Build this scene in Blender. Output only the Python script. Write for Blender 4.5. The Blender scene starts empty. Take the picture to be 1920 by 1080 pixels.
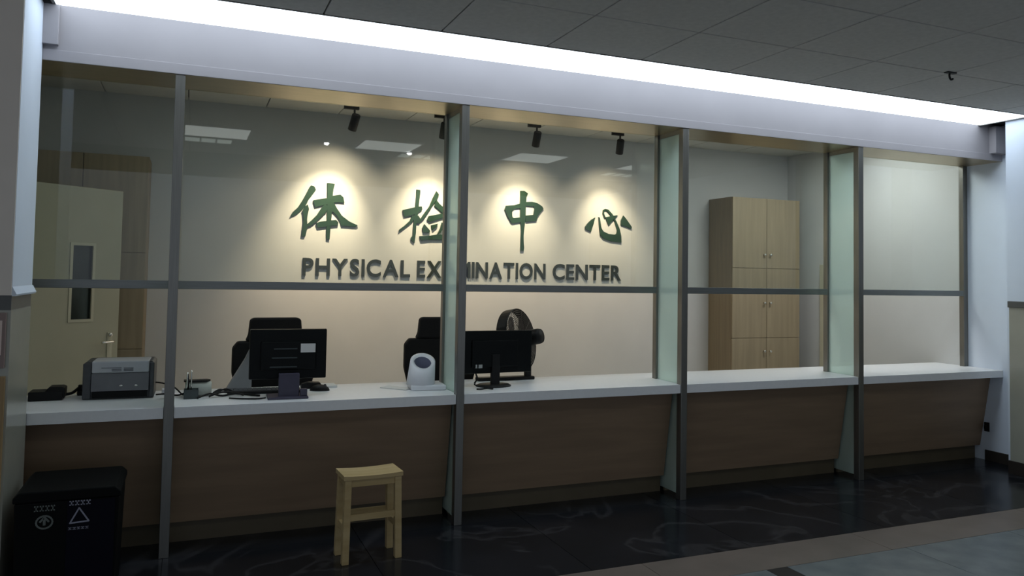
import bpy, bmesh, math, random
from mathutils import Vector, Matrix
S = bpy.context.scene
C = S.collection
random.seed(7)
PI = math.pi

# ------------------------------------------------------------------ camera
cam = bpy.data.cameras.new('camera')
cam.lens = 27.4017; cam.sensor_width = 36.0; cam.sensor_fit = 'HORIZONTAL'
cam.shift_x = -0.00212; cam.shift_y = -0.04369
cam.clip_start = 0.02; cam.clip_end = 100
camo = bpy.data.objects.new('camera', cam); C.objects.link(camo)
_r = Vector((0.922705, -0.385119, 0.017319)); _u = Vector((-0.032433, -0.032785, 0.998936)); _f = Vector((0.384141, 0.922285, 0.042741))
camo.matrix_world = Matrix(((_r.x, _u.x, -_f.x, 0.43475), (_r.y, _u.y, -_f.y, -4.32835), (_r.z, _u.z, -_f.z, 1.4413), (0, 0, 0, 1)))
S.camera = camo

# ------------------------------------------------------------------ world, exposure
w = bpy.data.worlds.new('world'); S.world = w; w.use_nodes = True
w.node_tree.nodes['Background'].inputs[0].default_value = (0.60, 0.68, 0.78, 1)
w.node_tree.nodes['Background'].inputs[1].default_value = 0.52
S.view_settings.view_transform = 'Standard'; S.view_settings.look = 'None'
S.view_settings.exposure = 0.0; S.view_settings.gamma = 1.0
S.view_settings.use_curve_mapping = False
S.cycles.max_bounces = 10; S.cycles.transparent_max_bounces = 16
S.cycles.use_denoising = True
STRIP_LIGHT = 3.9        # radiance of the ceiling light slot over the counter
PANEL_LIGHT = 2.3        # radiance of the lobby's square ceiling panels
INNER_LIGHT = 20.0        # radiance of the panel inside the office
SPOT_WATTS = (112.0, 96.0, 86.0, 66.0)   # narrow core; the wide spill is a fraction of it
DIM_FILL = 4.6  # radiance of the fill panels added to lift the office's ambient light

# ------------------------------------------------------------------ materials
def srgb(r, g, b):
    f = lambda c: (c/255/12.92) if c/255 <= 0.04045 else ((c/255+0.055)/1.055)**2.4
    return (f(r), f(g), f(b), 1)
def mat(name, col, rough=0.5, metal=0.0, spec=0.5, noise=0.0, scale=8.0, stretch=(1,1,1), bump=0.0, col2=None, coat=0.0):
    m = bpy.data.materials.new(name); m.use_nodes = True
    nt = m.node_tree; b = nt.nodes['Principled BSDF']
    b.inputs['Roughness'].default_value = rough; b.inputs['Metallic'].default_value = metal
    b.inputs['Specular IOR Level'].default_value = spec; b.inputs['Coat Weight'].default_value = coat
    b.inputs['Base Color'].default_value = col
    if noise or bump or col2:
        tc = nt.nodes.new('ShaderNodeTexCoord'); mp = nt.nodes.new('ShaderNodeMapping'); mp.inputs['Scale'].default_value = stretch
        nz = nt.nodes.new('ShaderNodeTexNoise'); nz.inputs['Scale'].default_value = scale; nz.inputs['Detail'].default_value = 5
        nt.links.new(tc.outputs['Object'], mp.inputs[0]); nt.links.new(mp.outputs[0], nz.inputs['Vector'])
        if noise or col2:
            cr = nt.nodes.new('ShaderNodeValToRGB')
            c2 = col2 or tuple(min(1, c*(1+noise)) for c in col[:3])+(1,)
            c1 = col if col2 else tuple(c*(1-noise) for c in col[:3])+(1,)
            cr.color_ramp.elements[0].color = c1; cr.color_ramp.elements[1].color = c2
            cr.color_ramp.elements[0].position = 0.35; cr.color_ramp.elements[1].position = 0.68
            nt.links.new(nz.outputs['Fac'], cr.inputs[0]); nt.links.new(cr.outputs[0], b.inputs['Base Color'])
        if bump:
            bp = nt.nodes.new('ShaderNodeBump'); bp.inputs['Strength'].default_value = bump; bp.inputs['Distance'].default_value = 0.002
            nt.links.new(nz.outputs['Fac'], bp.inputs['Height']); nt.links.new(bp.outputs[0], b.inputs['Normal'])
    return m
def veined(m, vein):                                             # pale thin veins over a dark stone
    nt = m.node_tree; b = nt.nodes['Principled BSDF']; src = b.inputs['Base Color'].links[0].from_socket
    tc = nt.nodes.new('ShaderNodeNewGeometry'); nz = nt.nodes.new('ShaderNodeTexNoise')
    nz.inputs['Scale'].default_value = 0.9; nz.inputs['Detail'].default_value = 6; nz.inputs['Distortion'].default_value = 1.6
    cr = nt.nodes.new('ShaderNodeValToRGB'); e = cr.color_ramp.elements
    e[0].position = 0.475; e[0].color = (0, 0, 0, 1); e[1].position = 0.525; e[1].color = (0, 0, 0, 1)
    k = e.new(0.5); k.color = (0.55, 0.55, 0.55, 1)
    mx = nt.nodes.new('ShaderNodeMix'); mx.data_type = 'RGBA'; mx.inputs['B'].default_value = vein
    L = nt.links.new
    L(tc.outputs['Position'], nz.inputs['Vector']); L(nz.outputs['Fac'], cr.inputs[0]); L(cr.outputs[0], mx.inputs['Factor']); L(src, mx.inputs['A']); L(mx.outputs['Result'], b.inputs['Base Color'])
    return m
def emit(name, col, strength):
    m = bpy.data.materials.new(name); m.use_nodes = True
    nt = m.node_tree; b = nt.nodes['Principled BSDF']
    b.inputs['Base Color'].default_value = (0.8, 0.8, 0.8, 1)
    b.inputs['Emission Color'].default_value = col; b.inputs['Emission Strength'].default_value = strength
    return m
def glass_mat(name, tint):
    m = bpy.data.materials.new(name); m.use_nodes = True
    nt = m.node_tree; nt.nodes.remove(nt.nodes['Principled BSDF'])
    out = nt.nodes['Material Output']
    tr = nt.nodes.new('ShaderNodeBsdfTransparent'); tr.inputs[0].default_value = tint
    gl = nt.nodes.new('ShaderNodeBsdfGlossy'); gl.inputs['Roughness'].default_value = 0.01
    fr = nt.nodes.new('ShaderNodeFresnel'); fr.inputs[0].default_value = 1.5
    ge = nt.nodes.new('ShaderNodeNewGeometry')
    su = nt.nodes.new('ShaderNodeMath'); su.operation = 'SUBTRACT'; su.inputs[0].default_value = 1.0
    mu = nt.nodes.new('ShaderNodeMath'); mu.operation = 'MULTIPLY'
    m2 = nt.nodes.new('ShaderNodeMath'); m2.operation = 'MULTIPLY'; m2.inputs[1].default_value = 1.9; m2.use_clamp = True
    mx = nt.nodes.new('ShaderNodeMixShader')
    L = nt.links.new
    L(ge.outputs['Backfacing'], su.inputs[1]); L(su.outputs[0], mu.inputs[0]); L(fr.outputs[0], mu.inputs[1]); L(mu.outputs[0], m2.inputs[0])
    L(m2.outputs[0], mx.inputs[0]); L(tr.outputs[0], mx.inputs[1]); L(gl.outputs[0], mx.inputs[2]); L(mx.outputs[0], out.inputs[0])
    return m
def frosted_mat(name, col):
    m = bpy.data.materials.new(name); m.use_nodes = True
    nt = m.node_tree; nt.nodes.remove(nt.nodes['Principled BSDF'])
    out = nt.nodes['Material Output']; L = nt.links.new
    tl = nt.nodes.new('ShaderNodeBsdfTranslucent'); tl.inputs[0].default_value = col
    df = nt.nodes.new('ShaderNodeBsdfDiffuse'); df.inputs[0].default_value = col
    gl = nt.nodes.new('ShaderNodeBsdfGlossy'); gl.inputs['Roughness'].default_value = 0.12
    a = nt.nodes.new('ShaderNodeMixShader'); a.inputs[0].default_value = 0.42
    b = nt.nodes.new('ShaderNodeMixShader'); b.inputs[0].default_value = 0.08
    L(tl.outputs[0], a.inputs[1]); L(df.outputs[0], a.inputs[2]); L(a.outputs[0], b.inputs[1]); L(gl.outputs[0], b.inputs[2]); 
    tr = nt.nodes.new('ShaderNodeBsdfTransparent'); tr.inputs[0].default_value = (0.82, 0.93, 0.87, 1)
    c = nt.nodes.new('ShaderNodeMixShader'); c.inputs[0].default_value = 0.42
    L(b.outputs[0], c.inputs[1]); L(tr.outputs[0], c.inputs[2]); L(c.outputs[0], out.inputs[0])
    return m
M = {
 'wall_in': mat('office wall paint', (0.605, 0.61, 0.605, 1), 0.85, noise=0.02, scale=3, bump=0.05),
 'wall_out': mat('lobby wall paint', (0.70, 0.76, 0.86, 1), 0.8, noise=0.02, scale=3, bump=0.05),
 'beam': mat('beam paint', (0.30, 0.28, 0.295, 1), 0.75, noise=0.035, scale=2.5, bump=0.05),
 'soffit': mat('brushed soffit plate', (0.44, 0.355, 0.225, 1), 0.32, 0.9, noise=0.05, scale=4, stretch=(1, 12, 12)),
 'steel': mat('brushed steel', (0.23, 0.225, 0.21, 1), 0.36, 0.9, noise=0.06, scale=10, stretch=(12, 12, 0.6)),
 'rail': mat('steel glazing rail', (0.22, 0.225, 0.22, 1), 0.4, 0.85, noise=0.06, scale=10, stretch=(0.6, 12, 12)),
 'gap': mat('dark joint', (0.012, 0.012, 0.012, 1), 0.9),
 'tile': mat('ceiling tile', (0.62, 0.605, 0.58, 1), 0.9, noise=0.05, scale=30, bump=0.15),
 'tile_in': mat('office ceiling tile', (0.62, 0.61, 0.57, 1), 0.9, noise=0.04, scale=30, bump=0.1),
 'counter': mat('white solid surface', (0.82, 0.825, 0.84, 1), 0.35, noise=0.015, scale=40),
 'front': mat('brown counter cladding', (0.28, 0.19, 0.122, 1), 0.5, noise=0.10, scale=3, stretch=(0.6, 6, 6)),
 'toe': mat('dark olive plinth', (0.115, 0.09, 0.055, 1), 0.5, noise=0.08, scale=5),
 'marble': mat('black marble', (0.006, 0.008, 0.011, 1), 0.2, spec=0.3, noise=0.0, scale=1.6, col2=(0.012, 0.014, 0.019, 1)),
 'pillar': mat('warm-lit beige pillar face', (0.86, 0.77, 0.69, 1), 0.8, noise=0.03, scale=3, bump=0.05),  # beige with the warm lobby light put into its colour
 'bounce_floor': mat('pale bounce floor', (0.62, 0.60, 0.56, 1), 0.4, noise=0.05, scale=4),  # kept pale to bounce light up the office walls
 'band': mat('brown stone', (0.15, 0.118, 0.102, 1), 0.35, noise=0.12, scale=5),
 'stone': mat('grey stone', (0.10, 0.12, 0.135, 1), 0.32, scale=7, col2=(0.18, 0.20, 0.21, 1)),
 'inlay': mat('black stone inlay', (0.02, 0.02, 0.022, 1), 0.25, noise=0.2, scale=8),
 'base': mat('dark baseboard', (0.030, 0.024, 0.020, 1), 0.4, noise=0.1, scale=6),
 'wains': mat('glossy wainscot', (0.36, 0.355, 0.30, 1), 0.16, spec=0.7, noise=0.04, scale=4),
 'wainstrim': mat('dark wainscot cap', (0.10, 0.10, 0.095, 1), 0.35, noise=0.08, scale=6),
 'wood_cab': mat('beige laminate', (0.34, 0.27, 0.175, 1), 0.5, noise=0.08, scale=3, stretch=(10, 10, 0.6)),
 'wood_cab_d': mat('laminate carcass', (0.26, 0.20, 0.125, 1), 0.55, noise=0.08, scale=3, stretch=(10, 10, 0.6)),
 'door': mat('door paint', (0.44, 0.42, 0.31, 1), 0.45, noise=0.03, scale=4),
 'doorframe': mat('door trim', (0.56, 0.53, 0.40, 1), 0.45, noise=0.03, scale=4),
 'vision': mat('dark vision glass', (0.035, 0.04, 0.035, 1), 0.08, noise=0.05, scale=4),
 'chrome': mat('chrome', (0.75, 0.74, 0.70, 1), 0.2, 1.0, noise=0.03, scale=20),
 'pine': mat('pale pine', (0.47, 0.34, 0.16, 1), 0.5, spec=0.3, scale=3, stretch=(1.0, 9, 9), col2=(0.56, 0.42, 0.22, 1)),
 'black': mat('black plastic', (0.007, 0.007, 0.007, 1), 0.5, spec=0.25, noise=0.1, scale=30),
 'blacksoft': mat('black fabric', (0.008, 0.007, 0.007, 1), 0.9, noise=0.2, scale=60),
 'screen': mat('black glossy plastic', (0.004, 0.005, 0.005, 1), 0.35, spec=0.15, noise=0.1, scale=20),
 'purple': mat('dark violet plastic', (0.05, 0.045, 0.075, 1), 0.45, noise=0.08, scale=20),
 'prn': mat('charcoal plastic', (0.055, 0.058, 0.065, 1), 0.45, noise=0.06, scale=30),
 'prnsilver': mat('silver grey plastic', (0.46, 0.47, 0.50, 1), 0.4, noise=0.03, scale=30),
 'prngloss': mat('smoked grey flap', (0.115, 0.118, 0.128, 1), 0.18, noise=0.15, scale=5),
 'white': mat('white plastic', (0.74, 0.75, 0.79, 1), 0.4, noise=0.02, scale=20),
 'bluegrey': mat('blue grey lining', (0.16, 0.17, 0.25, 1), 0.6, noise=0.05, scale=20),
 'paper': mat('paper', (0.72, 0.72, 0.70, 1), 0.8, noise=0.03, scale=20),
 'greyplastic': mat('grey plastic', (0.36, 0.37, 0.37, 1), 0.5, noise=0.04, scale=20),
 'darkgreen': mat('dark green grey plastic', (0.045, 0.06, 0.062, 1), 0.45, noise=0.06, scale=20),
 'paleroll': mat('pale green grey roll', (0.47, 0.50, 0.45, 1), 0.7, noise=0.05, scale=20),
 'green': mat('green acrylic', (0.022, 0.052, 0.034, 1), 0.3, noise=0.10, scale=8),
 'letter': mat('dark green black acrylic', (0.028, 0.036, 0.030, 1), 0.35, noise=0.10, scale=8),
 'bin': mat('bin plastic', (0.003, 0.0035, 0.0035, 1), 0.6, spec=0.12, noise=0.1, scale=8),
 'binblue': mat('navy bin plastic', (0.003, 0.003, 0.009, 1), 0.6, spec=0.12, noise=0.1, scale=8),
 'print_w': mat('pale violet print', (0.30, 0.30, 0.38, 1), 0.6, noise=0.15, scale=20),
 'print_g': mat('grey green print', (0.13, 0.145, 0.135, 1), 0.6, noise=0.15, scale=20),
 'pink': mat('pale pink print', (0.78, 0.62, 0.56, 1), 0.6, noise=0.05, scale=5),
 'pinkframe': mat('brown pink frame', (0.28, 0.20, 0.18, 1), 0.5, noise=0.05, scale=5),
 'orange': mat('amber wood', (0.34, 0.22, 0.10, 1), 0.5, noise=0.1, scale=4, stretch=(8, 8, 0.5)),
 'fanmetal': mat('brown grey metal', (0.12, 0.10, 0.085, 1), 0.4, 0.4, noise=0.1, scale=20),
 'pane': glass_mat('clear glass', (0.90, 0.93, 0.915, 1)),
 'frost': frosted_mat('frosted green glass', (0.82, 0.90, 0.85, 1)),
 'strip': emit('light slot diffuser', (0.78, 0.90, 1.0, 1), STRIP_LIGHT),
 'panel': emit('panel diffuser', (0.92, 1.0, 0.95, 1), PANEL_LIGHT),
 'inner': emit('office panel diffuser', (0.97, 1.0, 0.97, 1), INNER_LIGHT),
 'dim': emit('dim office fill diffuser', (0.90, 1.0, 0.98, 1), DIM_FILL),  # glow of the added fill panels
 'louvre': emit('louvre diffuser', (0.85, 1.0, 0.92, 1), 1.5),
 'pin': emit('pin light lamp', (1.0, 1.0, 1.0, 1), 25.0),
 'lens': emit('spotlight lens', (1.0, 0.78, 0.5, 1), 6.0),
}

veined(M['marble'], (0.05, 0.05, 0.055, 1))

# ------------------------------------------------------------------ mesh helpers
def B(): return bmesh.new()
def box(bm, x0, x1, y0, y1, z0, z1, bev=0.0, mtx=None):
    t = bmesh.new()
    bmesh.ops.create_cube(t, size=1)
    bmesh.ops.scale(t, vec=(x1-x0, y1-y0, z1-z0), verts=t.verts)
    bmesh.ops.translate(t, vec=((x0+x1)/2, (y0+y1)/2, (z0+z1)/2), verts=t.verts)
    if bev: bmesh.ops.bevel(t, geom=t.edges[:], offset=bev, segments=2, affect='EDGES', profile=0.5)
    return merge(bm, t, mtx)
def merge(bm, t, mtx=None):
    if mtx is not None: bmesh.ops.transform(t, matrix=mtx, verts=t.verts)
    me = bpy.data.meshes.new('tmp'); t.to_mesh(me); t.free(); bm.from_mesh(me); bpy.data.meshes.remove(me)
    return bm
def lathe(bm, prof, n=32, mtx=None, cap=True):
    t = bmesh.new(); rings = []
    for r, z in prof:
        rings.append([t.verts.new((r*math.cos(2*PI*k/n), r*math.sin(2*PI*k/n), z)) for k in range(n)])
    for a, b in zip(rings, rings[1:]):
        for k in range(n): t.faces.new((a[k], a[(k+1) % n], b[(k+1) % n], b[k]))
    if cap: t.faces.new(rings[0][::-1]); t.faces.new(rings[-1])
    for f in t.faces: f.smooth = len(f.verts) == 4
    return merge(bm, t, mtx)
def tube(bm, pts, r, n=8, smooth=3):
    P = [Vector(p) for p in pts]
    if smooth and len(P) > 2:
        Q = []
        for i in range(len(P)-1):
            p0 = P[max(i-1, 0)]; p1 = P[i]; p2 = P[i+1]; p3 = P[min(i+2, len(P)-1)]
            for s in range(smooth):
                u = s/smooth
                Q.append(0.5*((2*p1)+(p2-p0)*u+(2*p0-5*p1+4*p2-p3)*u*u+(3*p1-p0-3*p2+p3)*u**3))
        Q.append(P[-1]); P = Q
    t = bmesh.new(); rings = []
    ref = Vector((0.123, 0.31, 0.94)).normalized()
    for i, p in enumerate(P):
        d = (P[min(i+1, len(P)-1)]-P[max(i-1, 0)]).normalized()
        a = d.cross(ref).normalized(); b = d.cross(a)
        rings.append([t.verts.new(p+r*(a*math.cos(2*PI*k/n)+b*math.sin(2*PI*k/n))) for k in range(n)])
    for a, b in zip(rings, rings[1:]):
        for k in range(n): t.faces.new((a[k], a[(k+1) % n], b[(k+1) % n], b[k]))
    t.faces.new(rings[0][::-1]); t.faces.new(rings[-1])
    for f in t.faces: f.smooth = len(f.verts) == 4
    bmesh.ops.recalc_face_normals(t, faces=t.faces)
    return merge(bm, t)
def prism(bm, poly, a, b, axis='z', bev=0.0, mtx=None):
    """polygon extruded from a to b; axis z: (x,y), axis y: (x,z), axis x: (y,z)"""
    t = bmesh.new()
    v3 = {'z': lambda p, c: (p[0], p[1], c), 'y': lambda p, c: (p[0], c, p[1]), 'x': lambda p, c: (c, p[0], p[1])}[axis]
    lo = [t.verts.new(v3(p, a)) for p in poly]; hi = [t.verts.new(v3(p, b)) for p in poly]
    n = len(poly)
    f0 = t.faces.new(lo); f1 = t.faces.new(hi[::-1])
    for k in range(n): t.faces.new((lo[k], hi[k], hi[(k+1) % n], lo[(k+1) % n]))
    bmesh.ops.recalc_face_normals(t, faces=t.faces)
    if bev: bmesh.ops.bevel(t, geom=t.edges[:], offset=bev, segments=2, affect='EDGES', profile=0.5)
    bmesh.ops.triangulate(t, faces=[f for f in t.faces if len(f.verts) > 4])
    return merge(bm, t, mtx)
def obj(name, bm, m, parent=None, label=None, smooth=False):
    me = bpy.data.meshes.new(name); bm.to_mesh(me); bm.free()
    me.materials.append(M[m])
    if smooth:
        for f in me.polygons: f.use_smooth = True
    o = bpy.data.objects.new(name, me); C.objects.link(o)
    if parent is not None: o.parent = parent
    if label: o['label'] = label
    return o
def thing(name, label, cat, loc=(0, 0, 0), rz=0.0, group=None):
    o = bpy.data.objects.new(name, None); o.empty_display_size = 0.1; C.objects.link(o)
    o.location = loc; o.rotation_euler = (0, 0, rz)
    return tag(o, label, cat, group)
def tag(o, label, cat, group=None):
    o['label'] = label; o['category'] = cat
    if group: o['group'] = group
    return o
def struct(name, bm, m, parent=None):
    o = obj(name, bm, m, parent)
    if parent is None: o['kind'] = 'structure'
    return o
def dup(root, loc, rz, label, name=None):
    r = root.copy(); C.objects.link(r); r.location = loc; r.rotation_euler = (0, 0, rz); r['label'] = label
    for ch in list(root.children):
        c = ch.copy(); C.objects.link(c); c.parent = r
        for g in list(ch.children):
            d = g.copy(); C.objects.link(d); d.parent = c
    return r
def T(x, y, z): return Matrix.Translation((x, y, z))
def Rx(a): return Matrix.Rotation(a, 4, 'X')
def Ry(a): return Matrix.Rotation(a, 4, 'Y')
def Rz(a): return Matrix.Rotation(a, 4, 'Z')
GLYPHS = {
    'ti': [
        [(1.375,2.189),(1.404,2.18),(1.416,2.152),(1.391,2.115),(1.357,2.067),(1.341,2.027),(1.311,1.983),(1.265,1.938),(1.216,1.913),(1.215,1.925),(1.23,1.954),(1.27,1.995),(1.309,2.06),(1.338,2.119),(1.363,2.174)],
        [(1.308,1.968),(1.328,2.008),(1.352,2.024),(1.363,1.985),(1.354,1.942),(1.349,1.899),(1.354,1.829),(1.346,1.786),(1.338,1.75),(1.307,1.753),(1.313,1.813),(1.32,1.884),(1.314,1.947)],
        [(1.399,2.065),(1.461,2.077),(1.51,2.089),(1.563,2.111),(1.624,2.124),(1.65,2.102),(1.66,2.054),(1.603,2.058),(1.547,2.046),(1.484,2.025),(1.414,2.005),(1.398,2.051)],
        [(1.51,2.218),(1.535,2.218),(1.575,2.213),(1.563,2.16),(1.559,2.11),(1.568,2.038),(1.556,1.973),(1.552,1.894),(1.547,1.822),(1.542,1.732),(1.514,1.739),(1.512,1.821),(1.515,1.921),(1.513,2.0),(1.513,2.107)],
        [(1.491,2.034),(1.519,2.022),(1.51,1.971),(1.479,1.937),(1.425,1.88),(1.391,1.851),(1.353,1.832),(1.351,1.857),(1.39,1.894),(1.43,1.939),(1.464,1.997)],
        [(1.547,2.044),(1.571,2.049),(1.597,2.004),(1.642,1.941),(1.708,1.894),(1.779,1.864),(1.766,1.851),(1.637,1.856),(1.625,1.897),(1.599,1.939),(1.57,1.967),(1.548,1.98)],
        [(1.425,1.867),(1.453,1.881),(1.516,1.892),(1.593,1.903),(1.613,1.882),(1.608,1.857),(1.552,1.851),(1.44,1.829)],
    ],
    'jian': [
        [(2.301,2.208),(2.335,2.205),(2.336,2.182),(2.325,2.078),(2.319,1.987),(2.306,1.897),(2.304,1.822),(2.293,1.726),(2.26,1.75),(2.258,1.772),(2.274,1.791),(2.278,1.888),(2.282,1.956),(2.294,2.076),(2.3,2.151)],
        [(2.179,2.018),(2.245,2.036),(2.314,2.055),(2.354,2.057),(2.357,2.027),(2.315,1.999),(2.262,1.974),(2.194,1.956),(2.184,1.989)],
        [(2.262,1.97),(2.301,1.972),(2.271,1.918),(2.226,1.879),(2.148,1.818),(2.151,1.842),(2.196,1.877),(2.244,1.924)],
        [(2.297,1.979),(2.324,1.973),(2.348,1.936),(2.337,1.906),(2.294,1.904)],
        [(2.486,2.204),(2.51,2.175),(2.491,2.128),(2.453,2.077),(2.416,2.015),(2.371,1.945),(2.348,1.921),(2.34,1.943),(2.377,1.998),(2.422,2.06),(2.452,2.137)],
        [(2.487,2.128),(2.516,2.091),(2.556,2.059),(2.628,2.017),(2.709,1.998),(2.701,1.975),(2.582,1.981),(2.533,2.02),(2.469,2.07)],
        [(2.417,1.973),(2.534,2.001),(2.581,2.011),(2.574,1.973),(2.426,1.921),(2.403,1.939)],
        [(2.379,1.9),(2.435,1.842),(2.428,1.823),(2.37,1.825),(2.361,1.862)],
        [(2.442,1.891),(2.504,1.909),(2.497,1.882),(2.455,1.847)],
        [(2.543,1.922),(2.583,1.909),(2.53,1.823),(2.499,1.807),(2.529,1.868)],
        [(2.337,1.79),(2.428,1.797),(2.506,1.811),(2.585,1.81),(2.681,1.806),(2.682,1.768),(2.547,1.767),(2.429,1.763),(2.352,1.751)],
    ],
    'zhong': [
        [(3.17,2.107),(3.255,2.116),(3.318,2.137),(3.319,2.091),(3.264,2.085),(3.234,2.064),(3.235,2.008),(3.248,1.993),(3.321,2.004),(3.322,1.959),(3.237,1.942),(3.224,1.953),(3.189,2.006),(3.158,2.072)],
        [(3.37,2.153),(3.435,2.158),(3.492,2.148),(3.545,2.119),(3.558,2.095),(3.524,2.058),(3.498,2.02),(3.483,1.976),(3.373,1.963),(3.372,2.023),(3.454,2.034),(3.464,2.091),(3.453,2.114),(3.37,2.118)],
        [(3.314,2.256),(3.355,2.258),(3.394,2.234),(3.378,2.206),(3.373,2.11),(3.372,2.015),(3.365,1.935),(3.354,1.832),(3.357,1.761),(3.363,1.714),(3.357,1.688),(3.324,1.69),(3.325,1.76),(3.328,1.87),(3.317,1.988),(3.314,2.147)],
    ],
    'xin': [
        [(4.122,2.039),(4.107,1.983),(4.078,1.895),(4.016,1.92),(4.012,1.942),(4.042,1.98),(4.079,2.014)],
        [(4.159,2.043),(4.173,2.041),(4.192,1.937),(4.216,1.904),(4.273,1.882),(4.348,1.876),(4.367,1.889),(4.372,1.919),(4.337,2.017),(4.289,2.077),(4.25,2.113),(4.227,2.112),(4.218,2.087),(4.237,2.046),(4.228,2.037),(4.206,2.082),(4.208,2.115),(4.233,2.13),(4.269,2.124),(4.317,2.079),(4.366,2.002),(4.4,1.937),(4.42,1.862),(4.423,1.8),(4.302,1.81),(4.217,1.834),(4.181,1.87),(4.17,1.936)],
        [(4.237,2.046),(4.303,2.062),(4.376,2.073),(4.327,2.025),(4.273,1.969)],
        [(4.442,2.072),(4.481,2.032),(4.54,1.961),(4.532,1.942),(4.481,1.961),(4.414,1.977),(4.415,2.021)],
    ],
}

# ------------------------------------------------------------------ dimensions (metres)
XP = [0.388+1.551*i for i in range(4)]     # right faces of the four posts
PW = 0.047                                 # post width
XL, XW = -0.252, 6.55                      # pillar face on the left, side wall on the right
XI = -0.74                                 # office's left wall
YG = 0.33                                  # glazing plane
YR = 2.466                                 # office rear wall
ZS, ZT, ZI = 2.45, 2.722, 2.83             # beam underside, lobby ceiling, office ceiling
ZC = 0.75

# ------------------------------------------------------------------ floor
fl = struct('floor', box(B(), -4, 9.5, -6.5, 3.0, -0.12, -0.012), 'gap')
def tiles(name, xs, ys, m, gap=0.0015, z0=-0.012, z1=0.0, parent=fl):
    cache = {}
    for xa, xb in zip(xs, xs[1:]):
        for ya, yb in zip(ys, ys[1:]):
            k = (round(xb-xa, 3), round(yb-ya, 3))
            if k not in cache:
                me = bpy.data.meshes.new(name)
                b = box(B(), -k[0]/2+gap, k[0]/2-gap, -k[1]/2+gap, k[1]/2-gap, z0, z1, 0.0)
                b.to_mesh(me); b.free(); me.materials.append(M[m]); cache[k] = me
            o = bpy.data.objects.new(name, cache[k]); C.objects.link(o)
            o.location = ((xa+xb)/2, (ya+yb)/2, 0); o.parent = parent
def fr(a, b, s):
    n = max(1, round((b-a)/s)); return [a+(b-a)*i/n for i in range(n+1)]
tiles('border_slab', fr(-1.6, 8.2, 0.98), [-0.88, 0.0], 'marble')
tiles('border_slab', fr(-1.6, 8.2, 0.98), [0.0, 0.9], 'marble')
tiles('band_slab', fr(-1.6, 8.2, 1.4), [-1.17, -0.88], 'band')
tiles('floor_tile', fr(-1.6, 3.145, 0.8), [-3.6, -2.78, -1.98, -1.17], 'stone')
tiles('inlay_strip', [3.145, 3.275], [-3.6, -2.38, -1.17], 'inlay')
tiles('floor_tile', fr(3.275, 8.2, 0.8), [-3.6, -2.78, -1.98, -1.17], 'stone')

tiles('office_bounce_tile', fr(XI, XW, 0.8), fr(0.36, YR, 0.7), 'bounce_floor', z0=-0.004, z1=0.002)  # unseen pale floor, added to throw spotlight bounce onto the upper wall

# ------------------------------------------------------------------ walls
wr = struct('wall_rear', box(B(), XI-0.1, XW+0.1, YR, YR+0.12, 0, 2.95), 'wall_in')
wl = struct('wall_left', box(B(), XI-0.12, XI, 0.0, YR, 0, 2.95), 'wall_in')
wri = struct('wall_right', box(B(), XW, XW+0.12, -0.22, YR, 0, 2.95), 'wall_out')
# the office half of the right wall is painted like the rest of the office
obj('office_lining', box(B(), XW-0.006, XW, YG+0.03, YR, 0, 2.9), 'wall_in', wri)
obj('door_casing', box(B(), XW-0.028, XW-0.006, 1.86, 1.97, 0, 1.62, 0.003), 'doorframe', wri)
obj('baseboard', box(B(), XW-0.012, XW, -0.205, 0.16, 0.0, 0.085, 0.002), 'base', wri)
# pilaster nearer the camera, with a wainscot on its lower half
pil = struct('wall_right_pilaster', box(B(), 6.30, XW+0.12, -6.0, -0.21, 0, ZT), 'wall_out')
obj('wainscot', box(B(), 6.288, 6.30, -6.0, -0.232, 0.10, 1.27, 0.002), 'wains', pil)
obj('wainscot_cap', box(B(), 6.278, 6.30, -6.0, -0.226, 1.27, 1.318, 0.003), 'wainstrim', pil)
obj('baseboard', box(B(), 6.284, 6.30, -6.0, -0.216, 0.0, 0.10, 0.002), 'base', pil)
# left pillar: upper part white, lower part clad
pl = struct('wall_left_pillar', box(B(), -1.6, XL, -0.46, -0.008, 1.325, ZT), 'wall_out')
obj('front_face', box(B(), -1.6, XL-0.002, -0.466, -0.46, 1.325, ZT-0.002), 'pillar', pl)  # thin front sheet, its colour carries the warm lobby light
obj('sill', prism(B(), [(XL, 1.322), (XL+0.012, 1.322), (XL+0.016, 1.330), (XL, 1.362)], -0.46, 0.012, 'y'), 'wall_out', pl)
obj('cap_strip', box(B(), -1.58, XL-0.002, -0.455, -0.012, 1.262, 1.325), 'wainstrim', pl)
obj('wainscot', box(B(), -1.59, XL-0.001, -0.458, -0.010, 0.0, 1.262), 'wains', pl)
obj('wood_panel', box(B(), -1.55, -0.262, -0.474, -0.4585, 0.02, 0.985, 0.002), 'orange', pl)

# ------------------------------------------------------------------ lobby ceiling, beam, light slot
ce = struct('ceiling', box(B(), -4, 9.5, -6.5, 0.0, ZT+0.022, ZT+0.14), 'gap')
def ceil_tiles(xs, ys, z, m, parent):
    cache = {}
    for xa, xb in zip(xs, xs[1:]):
        for ya, yb in zip(ys, ys[1:]):
            k = (round(xb-xa, 3), round(yb-ya, 3))
            if k not in cache:
                me = bpy.data.meshes.new('ceiling_tile')
                b = box(B(), -k[0]/2+0.004, k[0]/2-0.004, -k[1]/2+0.004, k[1]/2-0.004, 0, 0.022, 0.0025)
                b.to_mesh(me); b.free(); me.materials.append(M[m]); cache[k] = me
            o = bpy.data.objects.new('ceiling_tile', cache[k]); C.objects.link(o)
            o.location = ((xa+xb)/2, (ya+yb)/2, z); o.parent = parent
gx = [2.23+0.61*i for i in range(-5, 10)]
ceil_tiles(gx, [-3.99, -3.39, -2.79, -2.19, -1.595, -1.005, -0.44], ZT, 'tile', ce)
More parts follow.
